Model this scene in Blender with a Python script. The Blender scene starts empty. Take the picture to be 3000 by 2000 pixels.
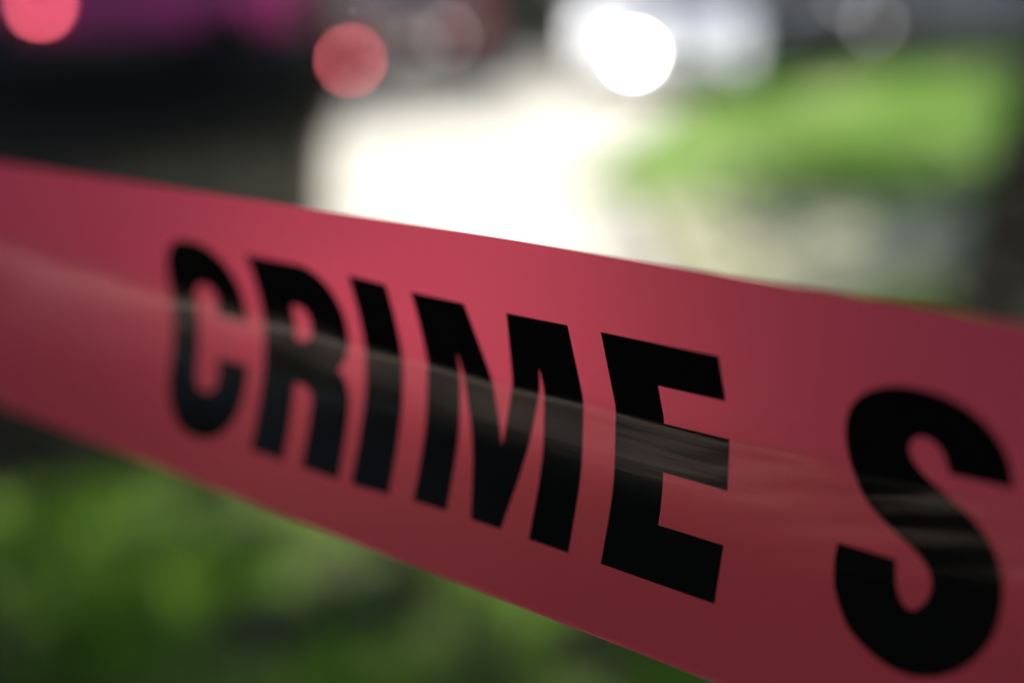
import bpy, bmesh, math, random
import numpy as np
from mathutils import Vector, Matrix, geometry

R = math.radians
scene = bpy.context.scene
col = scene.collection

# ------------------------------------------------------------------ camera
CAM_H = 1.3
PITCH = 20.5
cam_d = bpy.data.cameras.new('camera')
cam = bpy.data.objects.new('camera', cam_d); col.objects.link(cam)
cam.location = (0, 0, CAM_H)
cam.rotation_euler = (R(90 - PITCH), 0, 0)
cam_d.sensor_width = 36
cam_d.lens = 35
cam_d.clip_start = 0.01
cam_d.clip_end = 500
cam_d.dof.use_dof = True
cam_d.dof.focus_distance = 0.199
cam_d.dof.aperture_fstop = 2.32
cam_d.dof.aperture_blades = 0
scene.camera = cam
CAM = Matrix.Translation((0, 0, CAM_H)) @ Matrix.Rotation(R(90 - PITCH), 4, 'X')

# ------------------------------------------------------------------ light
SUN_EL, SUN_AZ = 60.0, 225.0          # azimuth of the sun, clockwise from +Y
w = bpy.data.worlds.new("World"); scene.world = w; w.use_nodes = True
nt = w.node_tree
bg = nt.nodes['Background']
sky = nt.nodes.new('ShaderNodeTexSky'); sky.sky_type = 'NISHITA'; sky.sun_disc = False
sky.sun_elevation = R(SUN_EL); sky.sun_rotation = R(SUN_AZ)
sky.air_density = 1.0; sky.dust_density = 2.0
nt.links.new(sky.outputs[0], bg.inputs[0]); bg.inputs[1].default_value = 0.12
sd = bpy.data.lights.new('sun', 'SUN'); sd.energy = 4.6; sd.angle = R(0.5); sd.color = (1.0, 0.95, 0.88)
so = bpy.data.objects.new('sun', sd); col.objects.link(so)
to_sun = Vector((math.sin(R(SUN_AZ)) * math.cos(R(SUN_EL)), math.cos(R(SUN_AZ)) * math.cos(R(SUN_EL)), math.sin(R(SUN_EL))))
so.rotation_euler = (-to_sun).to_track_quat('-Z', 'Y').to_euler()
so.location = (0, 0, 20)
scene.view_settings.view_transform = 'Standard'
scene.view_settings.look = 'None'
scene.view_settings.gamma = 1
scene.view_settings.exposure = 1.92

# ------------------------------------------------------------------ helpers
def tag(o, label=None, cat=None, group=None, kind=None):
    if label: o['label'] = label
    if cat: o['category'] = cat
    if group: o['group'] = group
    if kind: o['kind'] = kind
    return o

def thing(name, loc, label, cat, rz=0, group=None):
    o = bpy.data.objects.new(name, None); col.objects.link(o)
    o.empty_display_size = .2
    o.location = loc; o.rotation_euler = (0, 0, rz)
    return tag(o, label, cat, group)

def link(name, me, mat, parent=None, smooth=False):
    o = bpy.data.objects.new(name, me); col.objects.link(o)
    if mat: me.materials.append(mat)
    if smooth:
        for p in me.polygons: p.use_smooth = True
    if parent: o.parent = parent
    return o

def from_bm(name, bm, mat, parent=None, smooth=False):
    me = bpy.data.meshes.new(name); bm.to_mesh(me); bm.free()
    return link(name, me, mat, parent, smooth)

def from_py(name, v, f, mat, parent=None, smooth=False):
    me = bpy.data.meshes.new(name); me.from_pydata([tuple(p) for p in v], [], [tuple(q) for q in f]); me.update()
    return link(name, me, mat, parent, smooth)

def mesh_np(name, verts, quads, mat, parent=None):
    """fast mesh from numpy vertices (n,3) and faces (m,k)"""
    me = bpy.data.meshes.new(name)
    n, m, k = len(verts), len(quads), quads.shape[1]
    me.vertices.add(n); me.vertices.foreach_set('co', verts.astype(np.float32).ravel())
    me.loops.add(m * k); me.loops.foreach_set('vertex_index', quads.astype(np.int32).ravel())
    me.polygons.add(m); me.polygons.foreach_set('loop_start', np.arange(0, m * k, k, dtype=np.int32))
    me.update(calc_edges=True)
    return link(name, me, mat, parent)

def nodes(name):
    m = bpy.data.materials.new(name); m.use_nodes = True
    t = m.node_tree; b = t.nodes['Principled BSDF']
    return m, t, b

def mat_simple(name, c, rough=.5, metal=0, spec=.5, var=.15, scale=8, emit=None, es=0, bump=0):
    m, t, b = nodes(name)
    tc = t.nodes.new('ShaderNodeTexCoord')
    nz = t.nodes.new('ShaderNodeTexNoise'); nz.inputs['Scale'].default_value = scale; nz.inputs['Detail'].default_value = 5
    t.links.new(tc.outputs['Object'], nz.inputs['Vector'])
    r = t.nodes.new('ShaderNodeValToRGB')
    r.color_ramp.elements[0].position = .3; r.color_ramp.elements[1].position = .7
    r.color_ramp.elements[0].color = (*[x * (1 - var) for x in c], 1)
    r.color_ramp.elements[1].color = (*[min(1, x * (1 + var)) for x in c], 1)
    t.links.new(nz.outputs['Fac'], r.inputs[0]); t.links.new(r.outputs[0], b.inputs['Base Color'])
    b.inputs['Roughness'].default_value = rough; b.inputs['Metallic'].default_value = metal
    b.inputs['Specular IOR Level'].default_value = spec
    if bump:
        bp = t.nodes.new('ShaderNodeBump'); bp.inputs['Strength'].default_value = bump; bp.inputs['Distance'].default_value = .01
        t.links.new(nz.outputs['Fac'], bp.inputs['Height']); t.links.new(bp.outputs[0], b.inputs['Normal'])
    if emit:
        b.inputs['Emission Color'].default_value = (*emit, 1); b.inputs['Emission Strength'].default_value = es
    return m

def mat_patch(name, stops, scale, rough=.9, detail=6, seed=0.0, trans=0.0, small=None, spec=.3):
    """real colour patches: noise in world position -> ramp"""
    m, t, b = nodes(name)
    g = t.nodes.new('ShaderNodeNewGeometry')
    mp = t.nodes.new('ShaderNodeMapping'); mp.inputs['Location'].default_value = (seed, seed * .7, 0)
    t.links.new(g.outputs['Position'], mp.inputs[0])
    nz = t.nodes.new('ShaderNodeTexNoise'); nz.inputs['Scale'].default_value = scale; nz.inputs['Detail'].default_value = detail
    t.links.new(mp.outputs[0], nz.inputs['Vector'])
    r = t.nodes.new('ShaderNodeValToRGB'); cr = r.color_ramp
    while len(cr.elements) < len(stops): cr.elements.new(.5)
    for e, (p, c) in zip(cr.elements, stops): e.position = p; e.color = (*c, 1)
    t.links.new(nz.outputs['Fac'], r.inputs[0])
    t.links.new(r.outputs[0], b.inputs['Base Color'])
    b.inputs['Roughness'].default_value = rough; b.inputs['Specular IOR Level'].default_value = spec
    if small:
        n2 = t.nodes.new('ShaderNodeTexNoise'); n2.inputs['Scale'].default_value = small; n2.inputs['Detail'].default_value = 3
        t.links.new(g.outputs['Position'], n2.inputs['Vector'])
        bp = t.nodes.new('ShaderNodeBump'); bp.inputs['Strength'].default_value = .5; bp.inputs['Distance'].default_value = .008
        t.links.new(n2.outputs['Fac'], bp.inputs['Height']); t.links.new(bp.outputs[0], b.inputs['Normal'])
    if trans:
        tr = t.nodes.new('ShaderNodeBsdfTranslucent'); mx = t.nodes.new('ShaderNodeMixShader'); mx.inputs[0].default_value = trans
        t.links.new(r.outputs[0], tr.inputs[0])
        t.links.new(b.outputs[0], mx.inputs[1]); t.links.new(tr.outputs[0], mx.inputs[2])
        t.links.new(mx.outputs[0], t.nodes['Material Output'].inputs[0])
    return m

# ------------------------------------------------------------------ materials
M = {}
M['soil'] = mat_patch('bare soil', [(.3, (.022, .018, .012)), (.7, (.05, .04, .028))], 1.2, small=40)
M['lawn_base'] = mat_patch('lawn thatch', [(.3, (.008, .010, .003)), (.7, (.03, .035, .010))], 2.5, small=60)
M['concrete'] = mat_patch('pale concrete', [(.3, (.17, .165, .145)), (.5, (.24, .235, .205)), (.7, (.29, .28, .25))], .8, rough=.85, small=90)
M['sheen_paving'] = mat_patch('warm pale added paving', [(.25, (.42, .32, .26)), (.75, (.54, .42, .35))], .8, rough=.9, small=60)  # tinted for the warm sheen it gives the tape
M['walk'] = mat_patch('worn sandy concrete', [(.25, (.17, .17, .105)), (.6, (.22, .22, .145)), (.85, (.15, .175, .08))], 1.4, rough=.9, small=80)
M['dry'] = mat_patch('dry trodden grass', [(.3, (.30, .29, .16)), (.7, (.38, .36, .22))], 1.5, small=60)
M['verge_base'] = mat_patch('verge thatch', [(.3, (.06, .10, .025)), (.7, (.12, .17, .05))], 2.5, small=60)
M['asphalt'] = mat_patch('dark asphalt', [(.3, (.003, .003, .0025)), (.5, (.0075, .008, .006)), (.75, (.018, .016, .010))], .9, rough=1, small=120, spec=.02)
M['grass'] = mat_patch('shaded lawn blades', [(.32, (.06, .14, .010)), (.45, (.13, .27, .020)), (.58, (.22, .38, .05)), (.72, (.25, .34, .09))], 3.2, rough=.8, trans=.35, seed=4.1, spec=.05)
M['verge_grass'] = mat_patch('verge grass blades', [(.3, (.05, .14, .012)), (.5, (.11, .23, .03)), (.7, (.22, .30, .09))], .8, rough=.6, trans=.4, seed=1.3)
M['leaf'] = mat_patch('tree leaves', [(.3, (.035, .075, .015)), (.7, (.08, .14, .03))], 2.0, rough=.5, trans=.3)
M['hedge'] = mat_patch('hedge leaves', [(.3, (.02, .035, .012)), (.7, (.05, .075, .025))], 2.0, rough=.6, trans=.15)
M['bark'] = mat_patch('grey brown bark', [(.3, (.012, .011, .009)), (.7, (.04, .036, .028))], 7.0, rough=.95, small=25)
M['tyre'] = mat_simple('tyre rubber', (.012, .012, .012), .85)
M['rim'] = mat_simple('wheel alloy', (.25, .25, .26), .4, .8)
M['plastic'] = mat_simple('black trim plastic', (.015, .015, .016), .6)
M['glass'] = mat_simple('tinted car glass', (.01, .012, .012), .05, 0, .8)
M['plate'] = mat_simple('number plate', (.7, .7, .68), .4)
M['lamp_clear'] = mat_simple('clear lamp lens', (.5, .52, .55), .1)
M['lamp_red'] = mat_simple('red lamp lens', (.12, .006, .008), .15)

# ------------------------------------------------------------------ the tape
# its line, width and lengthwise furrow: a 76 mm plastic ribbon stretched past the lens
D = Vector((.83120554, -.18442908, .52448381))          # along the tape, towards the reader's right
Wd = Vector((-.07810839, -.97275694, -.21827278))       # across, from the upper edge to the lower edge
Nn = Vector((-.55045111, -.14046296, .82296642))        # out of the printed face
P0 = Vector((0, (1000 - (1500 * .159063 + 471.0)) / 2917, -1)) * .198021
TW = .076
TC, TB = .46, .0115

def _ramp(x):                                           # integral of a smoothstep
    return 0. if x <= 0 else (x ** 3 - x ** 4 / 2 if x < 1 else x - .5)
def furrow(s, t):
    """the film sags back from both edges to a flat floor; the upper fold is soft on the left and a crease on the right"""
    t = max(0., min(1., t))
    m = max(0., min(1., (s + .085) / .11)); m = m * m * (3 - 2 * m)
    w1, w2 = .06, .20
    c1 = .425; c2 = .62 + .03 * math.sin(s * 21)
    g = lambda x: -.43 * x + .46 * w1 * _ramp((x - c1 + w1 / 2) / w1) + .34 * w2 * _ramp((x - c2 + w2 / 2) / w2)
    a = (g(t) - g(0) - t * (g(1) - g(0))) * TW * m
    k = t / TC if t < TC else (1 - t) / (1 - TC)
    a -= TB * math.sin(k * math.pi / 2) * (1 - m)
    a += .0005 * math.sin(s * 37 + t * 5) * t * (1 - t) * 2
    a += .00012 * math.sin(s * 150 + 9 * t) * math.sin(t * math.pi)
    u = max(0., 1 - abs(s - .070 - .02 * (t - .5)) / .045)   # slack puckers between the E and the S
    a += .00013 * u * u * math.sin((t * 76 + s * 260) * 1.05) * math.sin(t * math.pi) ** 2
    return a

def edge_bow(s):
    return -.0010 * math.cos(min(1.5, abs(s + .01) / .12) * 1.05) + .0006

def tape_pt(s, t, lift=0.):
    p = P0 + D * s + Wd * (t * TW + edge_bow(s) * (1 - t)) + Nn * (furrow(s, t))
    if lift: p = p + tape_nrm_cam(s, t) * lift
    return p
def tape_nrm_cam(s, t):
    e = 2e-4
    a = tape_pt(s + e, t) - tape_pt(s - e, t); b = tape_pt(s, t + e * 8) - tape_pt(s, t - e * 8)
    n = a.cross(b); n.normalize()
    return n if n.dot(Nn) > 0 else -n

m, t_, b_ = nodes('pink red barrier film')
def film_material():
    m, t, b = nodes('pink red barrier film')
    tc = t.nodes.new('ShaderNodeTexCoord')
    mp = t.nodes.new('ShaderNodeMapping'); mp.inputs['Scale'].default_value = (22, 560, 1); mp.inputs['Rotation'].default_value = (0, 0, .02)
    t.links.new(tc.outputs['UV'], mp.inputs[0])
    nz = t.nodes.new('ShaderNodeTexNoise'); nz.inputs['Scale'].default_value = 1; nz.inputs['Detail'].default_value = 4
    t.links.new(mp.outputs[0], nz.inputs['Vector'])
    bp = t.nodes.new('ShaderNodeBump'); bp.inputs['Strength'].default_value = .3; bp.inputs['Distance'].default_value = .0004
    t.links.new(nz.outputs['Fac'], bp.inputs['Height'])
    vo = t.nodes.new('ShaderNodeTexVoronoi'); vo.inputs['Scale'].default_value = 70       # grit stuck on the film
    t.links.new(tc.outputs['UV'], vo.inputs['Vector'])
    lt = t.nodes.new('ShaderNodeMath'); lt.operation = 'LESS_THAN'; lt.inputs[1].default_value = .018
    t.links.new(vo.outputs['Distance'], lt.inputs[0])
    def grit(c):
        q = t.nodes.new('ShaderNodeMix'); q.data_type = 'RGBA'
        q.inputs[6].default_value = c; q.inputs[7].default_value = (.06, .01, .012, 1)
        t.links.new(lt.outputs[0], q.inputs[0]); return q.outputs[2]
    t.links.new(grit((.70, .06, .11, 1)), b.inputs['Base Color'])
    b.inputs['Roughness'].default_value = .22; b.inputs['IOR'].default_value = 1.5
    t.links.new(bp.outputs[0], b.inputs['Normal'])
    tr = t.nodes.new('ShaderNodeBsdfTranslucent'); t.links.new(grit((1.0, .10, .17, 1)), tr.inputs[0])
    rf = t.nodes.new('ShaderNodeBsdfRefraction'); t.links.new(grit((1.0, .115, .19, 1)), rf.inputs['Color'])
    rf.inputs['Roughness'].default_value = .75; rf.inputs['IOR'].default_value = 1.25
    m2 = t.nodes.new('ShaderNodeMixShader'); m2.inputs[0].default_value = .38
    t.links.new(tr.outputs[0], m2.inputs[1]); t.links.new(rf.outputs[0], m2.inputs[2]); tr = m2
    mx = t.nodes.new('ShaderNodeMixShader'); mx.inputs[0].default_value = .92
    t.links.new(b.outputs[0], mx.inputs[1]); t.links.new(tr.outputs[0], mx.inputs[2])
    b.inputs['Specular IOR Level'].default_value = 0
    gl = t.nodes.new('ShaderNodeBsdfGlossy'); gl.inputs['Roughness'].default_value = .2
    fr = t.nodes.new('ShaderNodeFresnel'); fr.inputs[0].default_value = 1.55
    t.links.new(bp.outputs[0], gl.inputs['Normal']); t.links.new(bp.outputs[0], fr.inputs['Normal'])
    m3 = t.nodes.new('ShaderNodeMixShader'); t.links.new(fr.outputs[0], m3.inputs[0])
    t.links.new(mx.outputs[0], m3.inputs[1]); t.links.new(gl.outputs[0], m3.inputs[2])
    t.links.new(m3.outputs[0], t.nodes['Material Output'].inputs[0])
    return m, bp
bpy.data.materials.remove(m)
M['film'], _ = film_material()
def ink_material():
    m, t, b = nodes('black printed ink')
    tc = t.nodes.new('ShaderNodeTexCoord')
    mp = t.nodes.new('ShaderNodeMapping'); mp.inputs['Scale'].default_value = (22, 560, 1); mp.inputs['Rotation'].default_value = (0, 0, .02)
    t.links.new(tc.outputs['UV'], mp.inputs[0])
    nz = t.nodes.new('ShaderNodeTexNoise'); nz.inputs['Scale'].default_value = 1; nz.inputs['Detail'].default_value = 4
    t.links.new(mp.outputs[0], nz.inputs['Vector'])
    bp = t.nodes.new('ShaderNodeBump'); bp.inputs['Strength'].default_value = .11; bp.inputs['Distance'].default_value = .0004
    t.links.new(nz.outputs['Fac'], bp.inputs['Height']); t.links.new(bp.outputs[0], b.inputs['Normal'])
    b.inputs['Base Color'].default_value = (.0035, .0035, .0035, 1)
    b.inputs['Roughness'].default_value = .18; b.inputs['IOR'].default_value = 1.5
    return m
M['ink'] = ink_material()

def wind(v, n, f):                                      # faces wound so that they face the printed side
    out = []
    for q in f:
        g = (v[q[1]] - v[q[0]]).cross(v[q[2]] - v[q[0]])
        out.append(q if g.dot(n[q[0]]) > 0 else tuple(reversed(q)))
    return out
S0, S1 = -1.6, .47
def tape_ribbon():
    ss = list(np.concatenate([np.linspace(S0, -.25, 60), np.linspace(-.245, .14, 190), np.linspace(.15, S1, 30)]))
    tt = list(np.linspace(0, 1, 61))
    v, n, uv, f = [], [], [], []
    for s in ss:
        for t in tt:
            v.append(CAM @ tape_pt(s, t)); n.append(CAM.to_3x3() @ tape_nrm_cam(s, t)); uv.append((s, t * TW))
    k = len(tt)
    for i in range(len(ss) - 1):
        for j in range(k - 1):
            f.append((i * k + j, i * k + j + 1, (i + 1) * k + j + 1, (i + 1) * k + j))
    me = bpy.data.meshes.new('tape_film'); me.from_pydata(v, [], wind(v, n, f)); me.update()
    u = me.uv_layers.new(name='UVMap')
    for l in me.loops: u.data[l.index].uv = uv[l.vertex_index]
    for p in me.polygons: p.use_smooth = True
    me.normals_split_custom_set_from_vertices(n)
    return me

def arc(cx, cy, rx, ry, a0, a1, n=14, pw=1.0):
    out = []
    for i in range(n + 1):
        a = R(a0 + (a1 - a0) * i / n); c, s = math.cos(a), math.sin(a)
        out.append((cx + rx * math.copysign(abs(c) ** pw, c), cy + ry * math.copysign(abs(s) ** pw, s)))
    return out
def spline(pts, closed=True, n=5):
    out = []; N = len(pts)
    for i in range(N if closed else N - 1):
        p = [Vector(pts[(i + k - 1) % N] if closed else pts[max(0, min(N - 1, i + k - 1))]) for k in range(4)]
        for j in range(n):
            u = j / n
            q = .5 * ((2 * p[1]) + (p[2] - p[0]) * u + (2 * p[0] - 5 * p[1] + 4 * p[2] - p[3]) * u * u + (3 * p[1] - p[0] - 3 * p[2] + p[3]) * u ** 3)
            out.append((q.x, q.y))
    if not closed: out.append(tuple(pts[-1]))
    return out
# outlines in millimetres: along the tape, and down from its upper edge
GL = {}
GL['C'] = [(-91.6, 31.9)] + arc(-105, 31, 13.3, 15.2, 0, -180, 26, .86)[2:] + arc(-105, 49, 13.3, 15.2, 180, 0, 26, .86)[:] + [(-91.7, 46.6), (-99.2, 46.6)] \
    + arc(-105, 49.6, 6.2, 6.8, 0, 180, 14, .9) + arc(-105, 30.5, 6.2, 6.6, -180, 0, 14, .9)[:] + [(-99.1, 31.9)]
GL['R'] = [(-82.6, 16), (-82.6, 63.2), (-73.5, 63.2), (-73.5, 44.4), (-69.5, 44.4)] + arc(-69.5, 49.6, 4.9, 5.2, -90, 0, 8) + [(-64.6, 63.2), (-54.6, 63.2), (-54.9, 50)] \
    + arc(-60.5, 48.2, 5.5, 8.2, 0, -72, 8) + arc(-63.6, 30.0, 8.5, 10.6, 62, 0, 8) + [(-55.1, 28.5)] + arc(-66, 28.5, 10.9, 12.5, 0, -90, 12)[1:]
GL['Rh'] = [(-73.5, 24.8), (-69.4, 24.8)] + arc(-69.4, 30.4, 4.2, 5.6, -90, 90, 12)[1:] + [(-73.5, 36)]
GL['I'] = [(-48.1, 16), (-38.2, 16), (-38.2, 63.2), (-48.1, 63.2)]
GL['M'] = [(-30.1, 16), (-15.4, 16), (-9.3, 46.6), (-4.1, 16), (10.9, 16), (10.9, 63.2), (1.2, 63.2), (1.2, 27.4), (-6.0, 63.2), (-14.1, 63.2), (-20.9, 28.0), (-20.9, 63.2), (-30.1, 63.2)]
GL['E'] = [(18.7, 16), (43.3, 16), (43.3, 24.7), (29.4, 24.7), (29.4, 33.2), (43.0, 33.2), (43.0, 42.8), (29.4, 42.8), (29.4, 53.3), (43.3, 53.3), (43.3, 63.1), (18.7, 63.1)]
GL['S'] = spline([(83.8, 28.2), (82.9, 24.9), (81.0, 22.7), (78.5, 22.4), (76.4, 24.4), (76.5, 27.6), (78.9, 31.0), (83.0, 34.2), (87.7, 37.7), (90.9, 42.6), (91.7, 49.0), (90.3, 55.1), (86.4, 60.1), (80.6, 63.0), (74.6, 62.6), (68.9, 59.6), (65.8, 54.8), (65.0, 50.8), (65.2, 47.2)], False) \
    + spline([(74.5, 47.2), (75.0, 51.4), (77.0, 54.3), (79.3, 54.4), (81.5, 51.7), (81.8, 48.2), (80.0, 44.9), (75.5, 41.7), (70.4, 38.0), (67.4, 33.0), (66.4, 27.4), (67.2, 21.6), (70.2, 17.5), (75.0, 15.2), (80.6, 14.9), (85.6, 16.4), (89.6, 19.9), (91.7, 24.2), (92.2, 28.0)], False)

FAT = ([-118, -92, -82, -55, -45, -28, -8, 12, 45, 65, 92], [1.9, 1.8, 1.25, 1.15, 1.0, .1, -.1, .05, .2, .5, .8])
def letter_mesh(outl, hole=None):
    def dens(poly):
        out = []
        for i in range(len(poly)):
            a, b = Vector(poly[i]), Vector(poly[(i + 1) % len(poly)])
            if (b - a).length < 1e-4: continue
            k = max(1, int((b - a).length / 1.2))
            for j in range(k): out.append(a.lerp(b, j / k))
        return out
    def fat(lp):                                        # the heavy stroke weight of the print
        a2 = sum(lp[i - 1].x * lp[i].y - lp[i].x * lp[i - 1].y for i in range(len(lp)))
        sg = 1 if a2 > 0 else -1; out = []
        for i in range(len(lp)):
            p, q, r = lp[i - 1], lp[i], lp[(i + 1) % len(lp)]
            e1, e2 = (q - p).normalized(), (r - q).normalized()
            n1, n2 = Vector((e1.y, -e1.x)) * sg, Vector((e2.y, -e2.x)) * sg
            b = n1 + n2; b = b.normalized() / max(.5, math.sqrt(max(.01, (1 + n1.dot(n2)) / 2)))
            out.append(q + b * float(np.interp(q.x, FAT[0], FAT[1])))
        return out
    loops = [fat(dens(outl))] + ([[v for v in fat(dens(hole)[::1])]] if hole else [])
    if hole:                                            # a counter shrinks where the stroke grows
        h0 = dens(hole); h1 = fat(h0); loops[1] = [a * 2 - b for a, b in zip(h0, h1)]
    pts, edges = [], []
    for lp in loops:
        o = len(pts); pts += lp; edges += [(o + i, o + (i + 1) % len(lp)) for i in range(len(lp))]
    def inside(p, lp):
        c = False
        for i in range(len(lp)):
            a, b = lp[i], lp[i - 1]
            if (a.y > p.y) != (b.y > p.y) and p.x < (b.x - a.x) * (p.y - a.y) / (b.y - a.y) + a.x: c = not c
        return c
    xs = [p.x for p in loops[0]]; ys = [p.y for p in loops[0]]
    x = min(xs)
    while x < max(xs):
        y = min(ys)
        while y < max(ys):
            q = Vector((x, y))
            if inside(q, loops[0]) and not (hole and inside(q, loops[1])): pts.append(q)
            y += 1.2
        x += 1.2
    r = geometry.delaunay_2d_cdt([p.to_2d() for p in pts], edges, [], 0, 1e-4)
    V, F = r[0], r[2]
    keep = []
    for f in F:
        c = sum((V[i] for i in f), Vector((0, 0))) / len(f)
        if inside(c, loops[0]) and not (hole and inside(c, loops[1])): keep.append(tuple(f))
    v, n, uv = [], [], []
    for p in V:
        t = p.y / 76.; s = (p.x + 9 * (t - .21)) / 1000.
        v.append(CAM @ tape_pt(s, t, .00018)); n.append(CAM.to_3x3() @ tape_nrm_cam(s, t)); uv.append((s, t * TW))
    me = bpy.data.meshes.new('printed_letter'); me.from_pydata(v, [], wind(v, n, keep)); me.update()
    u = me.uv_layers.new(name='UVMap')
    for l in me.loops: u.data[l.index].uv = uv[l.vertex_index]
    for p in me.polygons: p.use_smooth = True
    me.normals_split_custom_set_from_vertices(n)
    return me

tape = thing('barrier_tape', CAM @ P0, 'glossy pinkish red plastic barrier tape printed CRIME S in black, stretched across the foreground', 'tape')
inv = Matrix.Translation(-(CAM @ P0))
me = tape_ribbon(); me.transform(inv); link('tape_film', me, M['film'], tape)
for ch in 'CRIMES':
    me = letter_mesh(GL[ch], GL['Rh'] if ch == 'R' else None); me.transform(inv)
    o = link('printed_letter', me, M['ink'], tape); o['label'] = 'black printed letter ' + ch

# ------------------------------------------------------------------ ground sheets
def sheet(name, poly, z, mat, thick=0.0, kind='structure', sub=0):
    bm = bmesh.new()
    vs = [bm.verts.new((x, y, z)) for x, y in poly]
    f = bm.faces.new(vs)
    if f.normal.z < 0: f.normal_flip()
    if thick:
        r = bmesh.ops.extrude_face_region(bm, geom=[f])
        vv = [g for g in r['geom'] if isinstance(g, bmesh.types.BMVert)]
        bmesh.ops.translate(bm, verts=vv, vec=(0, 0, -thick))
        bmesh.ops.recalc_face_normals(bm, faces=bm.faces)
    o = from_bm(name, bm, mat); tag(o, kind=kind); return o

sheet('ground', [(-150, -150), (150, -150), (150, 250), (-150, 250)], 0, M['soil'])
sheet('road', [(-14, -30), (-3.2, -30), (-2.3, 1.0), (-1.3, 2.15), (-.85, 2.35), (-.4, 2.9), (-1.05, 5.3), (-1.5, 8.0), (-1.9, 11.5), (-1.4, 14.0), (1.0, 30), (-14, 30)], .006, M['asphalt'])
LAWN = [(-2.4, -3), (-2.35, 1.0), (-1.4, 2.12), (-.95, 2.36), (-.5, 2.85), (.75, 3.16), (1.6, 3.95), (3.0, 4.68), (9, 5.0), (9, -3)]
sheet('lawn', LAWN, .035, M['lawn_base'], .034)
sheet('footpath', [(.75, 3.2), (1.6, 4.0), (3.0, 4.73), (9, 5.05), (9, 5.75), (3.0, 5.6), (1.2, 5.75), (.75, 5.9)], .022, M['walk'], .021)
sheet('driveway', [(-.5, 2.9), (.7, 3.25), (.7, 5.85), (.35, 6.1), (1.3, 9), (2.7, 12.2), (2.6, 15), (-1.3, 15), (-1.8, 11.5), (-1.42, 8.0), (-1.0, 5.3)], .014, M['concrete'], .012)
VERGE = [(.38, 6.15), (1.3, 5.85), (3.0, 5.7), (14, 6.0), (14, 18), (4, 17), (2.7, 15), (2.8, 12.2), (1.4, 9)]
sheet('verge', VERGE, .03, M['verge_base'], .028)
sheet('sheen_paving', [(-40, -30), (-6.2, -30), (-5.2, -2), (-8.5, 3.0), (-40, 3.0)], .01, M['sheen_paving'])  # unseen paving added so the tape has something bright to reflect
sheet('path', [(.95, 8.0), (3.2, 9.6), (8, 12.0), (8, 13.2), (3.0, 10.8), (1.7, 9.4)], .036, M['dry'], .01)
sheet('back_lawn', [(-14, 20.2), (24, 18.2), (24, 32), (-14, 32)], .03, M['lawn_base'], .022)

# ------------------------------------------------------------------ grass
rng = np.random.default_rng(7)
def in_poly(px, py, poly):
    c = np.zeros(len(px), bool)
    for i in range(len(poly)):
        (x1, y1), (x2, y2) = poly[i], poly[i - 1]
        if y1 == y2: continue
        c ^= ((y1 > py) != (y2 > py)) & (px < (x2 - x1) * (py - y1) / (y2 - y1) + x1)
    return c
def lump(x, y, f, sd):
    r = np.random.default_rng(sd); v = 0
    for k in range(7):
        a = r.uniform(0, 6.28); q = f * r.uniform(.6, 1.7)
        v = v + np.sin(q * (x * math.cos(a) + y * math.sin(a)) + r.uniform(0, 6.28))
    return v / 7
def grass(name, poly, box, n, h, wd, z0, mat, label, cat, holes=(), f=9, seed=1):
    x = rng.uniform(box[0], box[1], n); y = rng.uniform(box[2], box[3], n)
    k = in_poly(x, y, poly)
    for hx, hy, hr in holes: k &= ((x - hx) ** 2 + (y - hy) ** 2 > (hr * rng.uniform(.6, 1.15, n)) ** 2)
    L = lump(x, y, f, seed)
    k &= rng.uniform(0, 1, n) < np.clip(.8 + L * 1.3, .15, 1)
    x, y, L = x[k], y[k], L[k]; n = len(x)
    hh = h * rng.uniform(.5, 1.2, n) * (1 + .7 * L)
    a = rng.uniform(0, 6.28, n); lean = rng.uniform(.1, .75, n) * hh; b = a + rng.uniform(-.8, .8, n)
    wx, wy = np.cos(a + 1.57) * wd / 2, np.sin(a + 1.57) * wd / 2
    V = np.zeros((n, 5, 3))
    V[:, 0] = np.stack([x - wx, y - wy, np.full(n, z0)], 1); V[:, 1] = np.stack([x + wx, y + wy, np.full(n, z0)], 1)
    mx, my = x + np.cos(b) * lean * .35, y + np.sin(b) * lean * .35
    V[:, 2] = np.stack([mx + wx * .8, my + wy * .8, z0 + hh * .6], 1); V[:, 3] = np.stack([mx - wx * .8, my - wy * .8, z0 + hh * .6], 1)
    V[:, 4] = np.stack([x + np.cos(b) * lean, y + np.sin(b) * lean, z0 + hh], 1)
    base = np.arange(n)[:, None] * 5
    tris = np.concatenate([base + np.array([0, 1, 2]), base + np.array([0, 2, 3]), base + np.array([3, 2, 4])], 0)
    o = mesh_np(name, V.reshape(-1, 3), tris, mat); tag(o, label, cat, kind='stuff'); return o
grass('grass', LAWN, (-2.4, 4.6, .3, 5.0), 118000, .055, .008, .035, M['grass'],
      'short uneven shaded green grass of the lawn below the tape', 'grass', holes=[(-.5, 1.68, .13), (.15, 1.62, .10), (.42, 1.7, .12), (-1.6, 1.5, .12)], f=9, seed=3)
grass('grass', VERGE, (.5, 14, 5.6, 18), 120000, .085, .022, .03, M['verge_grass'],
      'bright sunlit green grass on the verge beyond the footpath', 'grass', f=2.2, seed=5)

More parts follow.
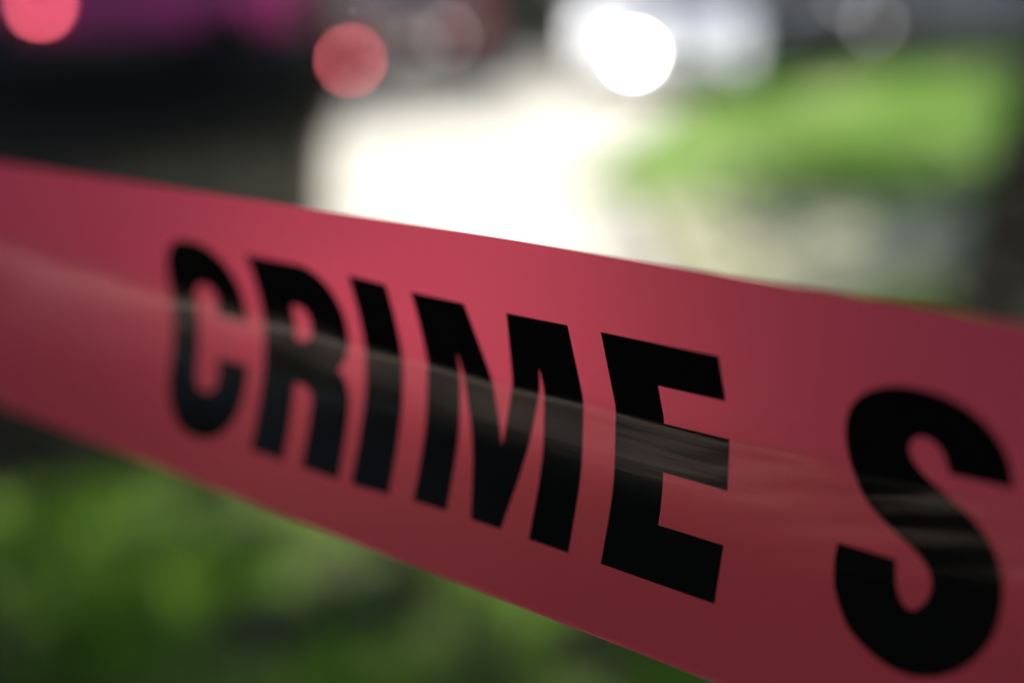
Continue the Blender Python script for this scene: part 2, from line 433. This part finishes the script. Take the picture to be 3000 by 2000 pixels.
# ------------------------------------------------------------------ trees, hedge
def tube(bm, pts, radii, seg=12, rough=.0, sd=0):
    r = random.Random(sd); rings = []
    for i, (p, q) in enumerate(zip(pts, radii)):
        p = Vector(p)
        a = Vector(pts[min(i + 1, len(pts) - 1)]) - Vector(pts[max(i - 1, 0)]); a.normalize()
        u = a.orthogonal().normalized(); 
        if abs(a.z) > .5: u = Vector((1, 0, 0)); u = (u - a * u.dot(a)).normalized()
        w_ = a.cross(u)
        rings.append([bm.verts.new(p + (u * math.cos(k * 2 * math.pi / seg) + w_ * math.sin(k * 2 * math.pi / seg)) * q * (1 + rough * r.uniform(-1, 1))) for k in range(seg)])
    for a, b in zip(rings, rings[1:]):
        for k in range(seg): bm.faces.new((a[k], a[(k + 1) % seg], b[(k + 1) % seg], b[k]))
    bm.faces.new(rings[0][::-1]); bm.faces.new(rings[-1])

def leaves_np(lobes, n, size, rg):
    """leaf faces through several ellipsoid lobes, denser to their outsides"""
    wts = np.array([l[3] * l[4] * l[5] for l in lobes]); wts = wts / wts.sum()
    idx = rg.choice(len(lobes), n, p=wts); Lb = np.array(lobes)[idx]
    d = rg.normal(size=(n, 3)); d /= np.linalg.norm(d, axis=1)[:, None]
    r = rg.uniform(0, 1, n) ** .5
    c = Lb[:, :3] + d * r[:, None] * Lb[:, 3:6]
    u = rg.normal(size=(n, 3)); u /= np.linalg.norm(u, axis=1)[:, None]
    v = np.cross(u, rg.normal(size=(n, 3))); v /= np.linalg.norm(v, axis=1)[:, None]
    s = size * rg.uniform(.6, 1.3, n)[:, None]
    V = np.stack([c - u * s, c - v * s * .45, c + u * s, c + v * s * .45], 1)
    F = np.arange(n * 4).reshape(n, 4)
    return V.reshape(-1, 3), F

def tree(name, label, base, crown, rad, r0, n, leaf, sd, group=None):
    root = thing(name, (base[0], base[1], 0), label, 'tree', group=group)
    rg = np.random.default_rng(sd); rr = random.Random(sd)
    cx, cy, cz = crown[0] - base[0], crown[1] - base[1], crown[2]
    bm = bmesh.new()
    fork = (cx * .45, cy * .45, cz * .55)
    tube(bm, [(0, 0, -.1), (0, 0, .12), (cx * .04, cy * .04, .6), (cx * .2, cy * .2, cz * .3), fork], [r0 * 1.55, r0 * 1.2, r0, r0 * .88, r0 * .75], 18, .07, sd)
    lobes = []
    for k in range(8):
        a = k * 2 * math.pi / 8 + rr.uniform(-.3, .3); q = rr.uniform(.35, .66)
        e = (cx + math.cos(a) * rad * q, cy + math.sin(a) * rad * q, cz + rr.uniform(-.25, .35) * rad)
        mid = tuple(fork[i] * .45 + e[i] * .55 + (.25 if i == 2 else 0) for i in range(3))
        tube(bm, [fork, mid, e], [r0 * .5, r0 * .28, r0 * .08], 8, .05, sd + k)
        lobes.append((*e, rad * rr.uniform(.42, .6), rad * rr.uniform(.42, .6), rad * rr.uniform(.28, .4)))
    lobes.append((cx, cy, cz + rad * .25, rad * .55, rad * .55, rad * .4))
    from_bm('trunk', bm, M['bark'], root, True)
    V, F = leaves_np(lobes, n, leaf, rg)
    mesh_np('crown', V, F, M['leaf'], root)
    return root

tree('shade_tree', 'grey brown tree trunk rising at the right edge of the picture, beside the footpath', (1.92, 3.5), (2.5, 2.8, 5.0), 4.0, .25, 16500, .11, 11)
tree('shade_tree', 'unseen broad tree behind the photographer, added to shade the near lawn and tape', (-3.3, -3.2), (-2.5, -2.3, 5.2), 2.8, .24, 8500, .11, 12)  # added out of view to shade the lawn and tape
tree('shade_tree', 'unseen broad tree left of the street, added to shade the asphalt', (-8.6, 5.5), (-7.8, 8.2, 5.4), 5.1, .3, 17000, .16, 13)  # unseen, put in to cast shade over the asphalt
tree('shade_tree', 'unseen broad tree on the far left, added to shade the purple vehicle', (-10.8, 12.0), (-8.6, 11.6, 5.6), 4.6, .28, 14000, .17, 18)  # unseen extra crown, added to keep the purple vehicle in shade
tree('shade_tree', 'tree added to shade the white car, its trunk standing behind and between the brown car and the white car', (.2, 15.9), (-.1, 10.6, 5.6), 2.8, .16, 5000, .11, 19)  # invented tree, crown leaning forward to shade the white car
tree('shade_tree', 'tree added out of shot on the right to shade the far side of the verge', (9.3, 9.2), (5.7, 8.9, 5.4), 3.0, .22, 9000, .13, 20)  # added off to the right to darken the verge
tree('shade_tree', 'small tree added at the left kerb, out of shot, to shade the gutter', (-5.6, .9), (-4.6, 1.0, 5.0), 2.0, .15, 5200, .1, 17)  # unseen crown added to keep sun off the gutter
tree('shade_tree', 'unseen tree added right beside the photographer to darken the right end of the tape, which is tied to it', (.72, .24), (1.6, -.9, 5.4), 2.2, .3, 5000, .11, 14)  # unseen trunk added to darken the tape towards the right
tree('shade_tree', 'unseen large tree added across the street, behind and left of the photographer, to darken the tape reflections', (-8.2, -9.0), (-6.6, -6.6, 9.0), 4.5, .32, 20000, .17, 15)  # unseen crown added to block the sky mirrored in the tape
tree('shade_tree', 'unseen large tree added well behind the photographer to darken the tape', (-2.4, -10.5), (-2.0, -9.0, 5.6), 4.4, .3, 12000, .17, 16)  # added behind the camera to cut sky light on the tape
BG = [(-7.5, 21.5, -8, 19.5, 4.6), (-1.2, 22.0, -2.2, 19.0, 4.4), (4.6, 20.4, 3.4, 18.0, 4.2), (11.5, 19.6, 9.5, 16.6, 4.6)]
names = ['tree trunk at far left beyond the purple vehicle', 'tree trunk behind the brown car at the back', 'tree trunk between the white car and the grey car, beyond them', 'tree trunk at far right behind the grey car']
for i, (bx, by, cx_, cy_, rd) in enumerate(BG):
    tree('shade_tree', 'dark ' + names[i], (bx, by), (cx_, cy_, 5.6), rd, .22, 9000, .2, 30 + i, group='trees along the hedge at the back')

def added_woodland():  # unseen wall of leaves, added to block sky from the tape reflections
    rg = np.random.default_rng(77); L = []
    for k in range(30):
        y = -30 + k * 1.75
        for z, q in ((2.5, 3.0), (7, 3.6), (12, 3.8), (16, 3.4), (20.5, 3.6)): L.append((-21 + rg.uniform(-1.2, 1.2), y + rg.uniform(-.8, .8), z, q * .8, q * .75, q))
    for k in range(18):
        x = -20 + k * 1.9
        for z, q in ((2.5, 3.0), (7, 3.6), (12, 3.8), (16, 3.4), (20.5, 3.6)): L.append((x, -26 + rg.uniform(-1.2, 1.2), z, q * .75, q * .8, q))
    V, F = leaves_np(L, 75000, .5, rg)
    o = mesh_np('added_woodland', V, F, M['hedge'])
    tag(o, 'dark dense wood added across the street, out of shot, to darken what the tape mirrors', 'wood', kind='stuff')
added_woodland()

def hedge(label, x0, x1, y, h, sd):
    root = thing('hedge', ((x0 + x1) / 2, y, 0), label, 'hedge')
    rg = np.random.default_rng(sd); n = int((x1 - x0) / .9); L = []
    for k in range(n + 1):
        xx = (x0 - x1) / 2 + (x1 - x0) * k / n
        L.append((xx, rg.uniform(-.2, .2), h * .3, .85, .7, h * .36)); L.append((xx + .3, rg.uniform(-.2, .2), h * .68, .8, .62, h * rg.uniform(.3, .38)))
    V, F = leaves_np(L, 16000, .12, rg)
    mesh_np('foliage', V, F, M['hedge'], root)
    bm = bmesh.new()
    for k in range(n + 1):
        xx = (x0 - x1) / 2 + (x1 - x0) * k / n
        tube(bm, [(xx, 0, -.05), (xx + .05, .03, h * .4), (xx + .12, 0, h * .8)], [.035, .025, .01], 6, .1, k)
    from_bm('stems', bm, M['bark'], root)
hedge('dense dark evergreen hedge left of the middle, behind the purple vehicle and brown car', -14, 3.6, 24, 2.4, 51)
hedge('dense dark evergreen hedge on the right, behind the white and grey cars', 4.4, 20, 22.6, 2.2, 52)

# ------------------------------------------------------------------ cars
def prism(outline, y0, y1):
    bm = bmesh.new()
    a = [bm.verts.new((x, y0, z)) for x, z in outline]; b = [bm.verts.new((x, y1, z)) for x, z in outline]
    bm.faces.new(a); bm.faces.new(b[::-1]); n = len(a)
    for i in range(n): bm.faces.new((a[i], b[i], b[(i + 1) % n], a[(i + 1) % n]))
    bmesh.ops.recalc_face_normals(bm, faces=bm.faces)
    return bm
def box_bm(c, s):
    bm = bmesh.new(); bmesh.ops.create_cube(bm, size=1)
    for v in bm.verts: v.co = Vector((v.co.x * s[0] + c[0], v.co.y * s[1] + c[1], v.co.z * s[2] + c[2]))
    return bm
def bevel(o, w_, seg=3, ang=35):
    b = o.modifiers.new('bevel', 'BEVEL'); b.width = w_; b.segments = seg; b.limit_method = 'ANGLE'; b.angle_limit = R(ang)
    for p in o.data.polygons: p.use_smooth = True
    return o
def lathe_y(prof, seg=28):
    bm = bmesh.new(); rings = []
    for r_, y in prof:
        rings.append([bm.verts.new((r_ * math.cos(k * 2 * math.pi / seg), y, r_ * math.sin(k * 2 * math.pi / seg))) for k in range(seg)])
    for a, b in zip(rings, rings[1:]):
        for k in range(seg): bm.faces.new((a[k], a[(k + 1) % seg], b[(k + 1) % seg], b[k]))
    bm.faces.new(rings[0]); bm.faces.new(rings[-1][::-1])
    bmesh.ops.recalc_face_normals(bm, faces=bm.faces)
    return bm

def car(label, cat, loc, rz, paint, L=4.6, Wc=1.82, H=1.5, clear=.24, wr=.33, belt=.92, hood=.82, boxy=False, group=None):
    root = thing('parked_' + cat.replace(' ', '_'), (loc[0], loc[1], .014), label, cat, rz, group)
    hx = L / 2; fw, rw = hx - .88, -hx + .98; ar = wr + .07
    def arch(c, rev):
        pts = []
        for k in range(13):
            a = math.pi * k / 12
            pts.append((c + ar * math.cos(a) * (-1 if not rev else 1), max(clear, wr + ar * math.sin(a) * 1.0 - .02)))
        return pts
    out = [(-hx + .06, clear + .06), (-hx, .42), (-hx + .03, belt - .12), (-hx + .1, belt)]
    if not boxy: out += [(-hx + .75, belt + .04), (hx - 1.45, belt + .02)]
    else: out += [(hx - 1.3, belt + .02)]
    out += [(hx - 1.2, hood + .07), (hx - .35, hood), (hx - .06, hood - .16), (hx, .48), (hx - .05, clear + .04)]
    out += [(fw + ar, clear)] + arch(fw, True)[1:-1] + [(fw - ar, clear)] + [(rw + ar, clear)] + arch(rw, True)[1:-1] + [(rw - ar, clear)]
    body = from_bm('body', prism(out, -Wc / 2, Wc / 2), paint, root); bevel(body, .055)
    # cabin glass and roof
    cz = belt + .02
    if boxy: g = [(-hx + .12, cz), (-hx + .28, H - .07), (hx - 2.05, H - .07), (hx - 1.35, cz)]
    else: g = [(-hx + .45, cz), (-hx + 1.15, H - .07), (hx - 2.1, H - .07), (hx - 1.4, cz)]
    bm = prism(g, -Wc / 2 + .06, Wc / 2 - .06)
    for v in bm.verts:
        if v.co.z > H - .2: v.co.y *= .82
    cab = from_bm('cabin_glass', bm, M['glass'], root); bevel(cab, .03, 2)
    r = [(g[1][0] - .04, H - .085), (g[1][0] + .1, H), (g[2][0] - .12, H), (g[2][0] + .04, H - .085)]
    bm = prism(r, -(Wc / 2 - .06) * .84, (Wc / 2 - .06) * .84); rf = from_bm('roof', bm, paint, root); bevel(rf, .03, 2)
    for s in (-1, 1):
        for (xa, za), (xb, zb) in ((g[0], g[1]), (g[3], g[2]), (((g[0][0] + g[3][0]) / 2, cz), ((g[1][0] + g[2][0]) / 2, H - .07))):
            bm = bmesh.new(); ya = s * (Wc / 2 - .055); yb = s * (Wc / 2 - .055) * .825
            tube(bm, [(xa, ya, za), (xb, yb, zb)], [.04, .035], 6); from_bm('pillar', bm, paint, root)
        # doors, handles, mirror
        for (xa, xb) in ((fw - ar - .04, fw - ar - 1.05), (fw - ar - 1.08, rw + ar * .7)):
            d = from_bm('door', box_bm(((xa + xb) / 2, s * (Wc / 2 + .002), (clear + .1 + belt - .03) / 2), (abs(xa - xb), .022, belt - .03 - clear - .1)), paint, root); bevel(d, .01, 2)
            h_ = from_bm('handle', box_bm((min(xa, xb) + .16, s * (Wc / 2 + .028), belt - .14), (.17, .03, .028)), M['plastic'], d); bevel(h_, .008, 2)
        mr = from_bm('mirror', box_bm((hx - 1.62, s * (Wc / 2 + .09), belt + .1), (.1, .19, .13)), paint, root); bevel(mr, .03)
        sk = from_bm('sill_trim', box_bm(((fw + rw) / 2, s * (Wc / 2 - .02), clear - .01), (fw - rw - 2 * ar - .04, .07, .08)), M['plastic'], root); bevel(sk, .012, 2)
        # wheels
        for cxw in (fw, rw):
            bm = lathe_y([(wr * .55, -.1), (wr * .93, -.105), (wr, -.075), (wr, .075), (wr * .93, .105), (wr * .55, .1)])
            bmesh.ops.translate(bm, verts=bm.verts, vec=(cxw, s * (Wc / 2 - .12), wr))
            wheel = from_bm('wheel', bm, M['tyre'], root, True)
            bm = lathe_y([(wr * .62, -.06), (wr * .62, .095), (wr * .55, .1), (wr * .5, .07), (wr * .12, .085), (wr * .05, .1)], 20)
            for k in range(5):
                a = k * 2 * math.pi / 5
                q = box_bm((0, .085, wr * .32), (wr * .16, .03, wr * .5)); q.transform(Matrix.Rotation(a, 4, 'Y'))
                tmp = bpy.data.meshes.new('t'); q.to_mesh(tmp); q.free(); bm.from_mesh(tmp); bpy.data.meshes.remove(tmp)
            if s < 0: bm.transform(Matrix.Scale(-1, 4, (0, 1, 0))); bmesh.ops.reverse_faces(bm, faces=bm.faces)
            bmesh.ops.translate(bm, verts=bm.verts, vec=(cxw, s * (Wc / 2 - .12), wr))
            from_bm('rim', bm, M['rim'], wheel)
        hl = from_bm('headlight', box_bm((hx - .07, s * (Wc / 2 - .27), hood - .21), (.16, .36, .14)), M['lamp_clear'], root); bevel(hl, .035)
        tl = from_bm('tail_light', box_bm((-hx + .05, s * (Wc / 2 - .13), belt - .22), (.13, .28, .2)), M['lamp_red'], root); bevel(tl, .03)
    dz = max(0, clear - .26) * .85
    for s, nm in ((1, 'front_bumper'), (-1, 'rear_bumper')):
        b = from_bm(nm, box_bm((s * (hx - .02), 0, .43 + dz), (.2, Wc - .06, .2)), paint, root); bevel(b, .05)
        p = from_bm('number_plate', box_bm((s * (hx + .085), 0, (.46 if s > 0 else .45) + dz), (.015, .32, .15)), M['plate'], b)
        lw = from_bm('lower_grille', box_bm((s * (hx - .05), 0, .3 + dz), (.14, Wc - .35, .11)), M['plastic'], root); bevel(lw, .02, 2)
    gr = from_bm('grille', box_bm((hx - .02, 0, hood - .22), (.09, Wc - 1.0, .13)), M['plastic'], root); bevel(gr, .015, 2)
    return root

def small_glow(root, p, r_, mat, label=None, name='glow_spot', sx=1.0):  # glowing ball, used for lit lamps and for glints on the cars
    bm = bmesh.new(); bmesh.ops.create_uvsphere(bm, u_segments=16, v_segments=10, radius=r_)
    for v in bm.verts: v.co.x *= sx; v.co += Vector(p)
    o = from_bm(name, bm, mat, root, True)
    if label: o['label'] = label
    return o

M['paint_purple'] = mat_simple('purple red car paint', (.60, .06, .26), .4, .0, .25, var=.05, scale=3)
M['paint_white'] = mat_simple('white car paint', (.78, .79, .81), .3, 0, .6, var=.02, scale=3)
M['paint_grey'] = mat_simple('grey car paint', (.04, .04, .042), .7, .0, .15, var=.04, scale=3)
M['paint_brown'] = mat_simple('dark brown car paint', (.06, .035, .034), .5, .0, .15, var=.04, scale=3)
M['glow_red'] = mat_simple('lit red lamp', (.5, .03, .05), .3, emit=(1, .18, .21), es=10)
M['glow_pale'] = mat_simple('pale glint glow', (.5, .5, .5), .2, emit=(1, .9, .92), es=2)  # emission standing in for a pale glint
M['glow_pink'] = mat_simple('lit pink lamp', (.6, .1, .15), .3, emit=(1, .15, .20), es=10)
M['glow_white'] = mat_simple('white glint glow', (.8, .8, .8), .2, emit=(1, 1, 1), es=45)  # emission standing in for the sun glint on the white car
M['glow_dim'] = mat_simple('dim glint glow', (.6, .6, .6), .2, emit=(1, .93, .95), es=.8)  # weak emission in place of glints on the grey car

a = 26
suv = car('purple red utility vehicle in shade at top left, pink light on its side', 'suv', (-5.75, 15.0), R(180 + a), M['paint_purple'], L=4.9, Wc=1.95, H=1.85, clear=.5, wr=.39, belt=1.12, hood=1.06, boxy=True)
small_glow(suv, (.93, .995, .84), .045, M['glow_pink'], 'lit pink light on the front side', sx=1.6)
wc = car('white car parked in full sun at the top middle, a sun glint on its front added as a glowing spot', 'car', (1.81, 12.8), R(-97), M['paint_white'], L=4.4, Wc=1.78, clear=.17)
small_glow(wc, (2.285, -.29, .47), .055, M['glow_white'], 'round glowing spot standing in for a sun glint on the front', 'sun_glint')  # sun glint added as a glowing ball
gc = car('grey car parked side on under the trees at the top right', 'car', (5.35, 14.6), R(196), M['paint_grey'], L=4.5)
small_glow(gc, (1.0, .93, .62), .05, M['glow_dim'], 'pale glint on the side, made as a glowing spot')  # this spot and the next are added glints, not lamps
small_glow(gc, (1.45, .93, .95), .045, M['glow_dim'], 'pale glint on the side, made as a glowing spot, upper')
bc = car('dark brown car seen from behind, red rear light lit, beside the purple vehicle', 'car', (-1.3, 13.75), R(94), M['paint_brown'], L=4.4)
small_glow(bc, (-2.34, -.42, .58), .03, M['glow_pale'], 'pale glint on the rear, made as a glowing spot')  # added glow in place of a glint on the bodywork
small_glow(bc, (-2.34, .65, .34), .036, M['glow_red'], 'lit red rear fog light')
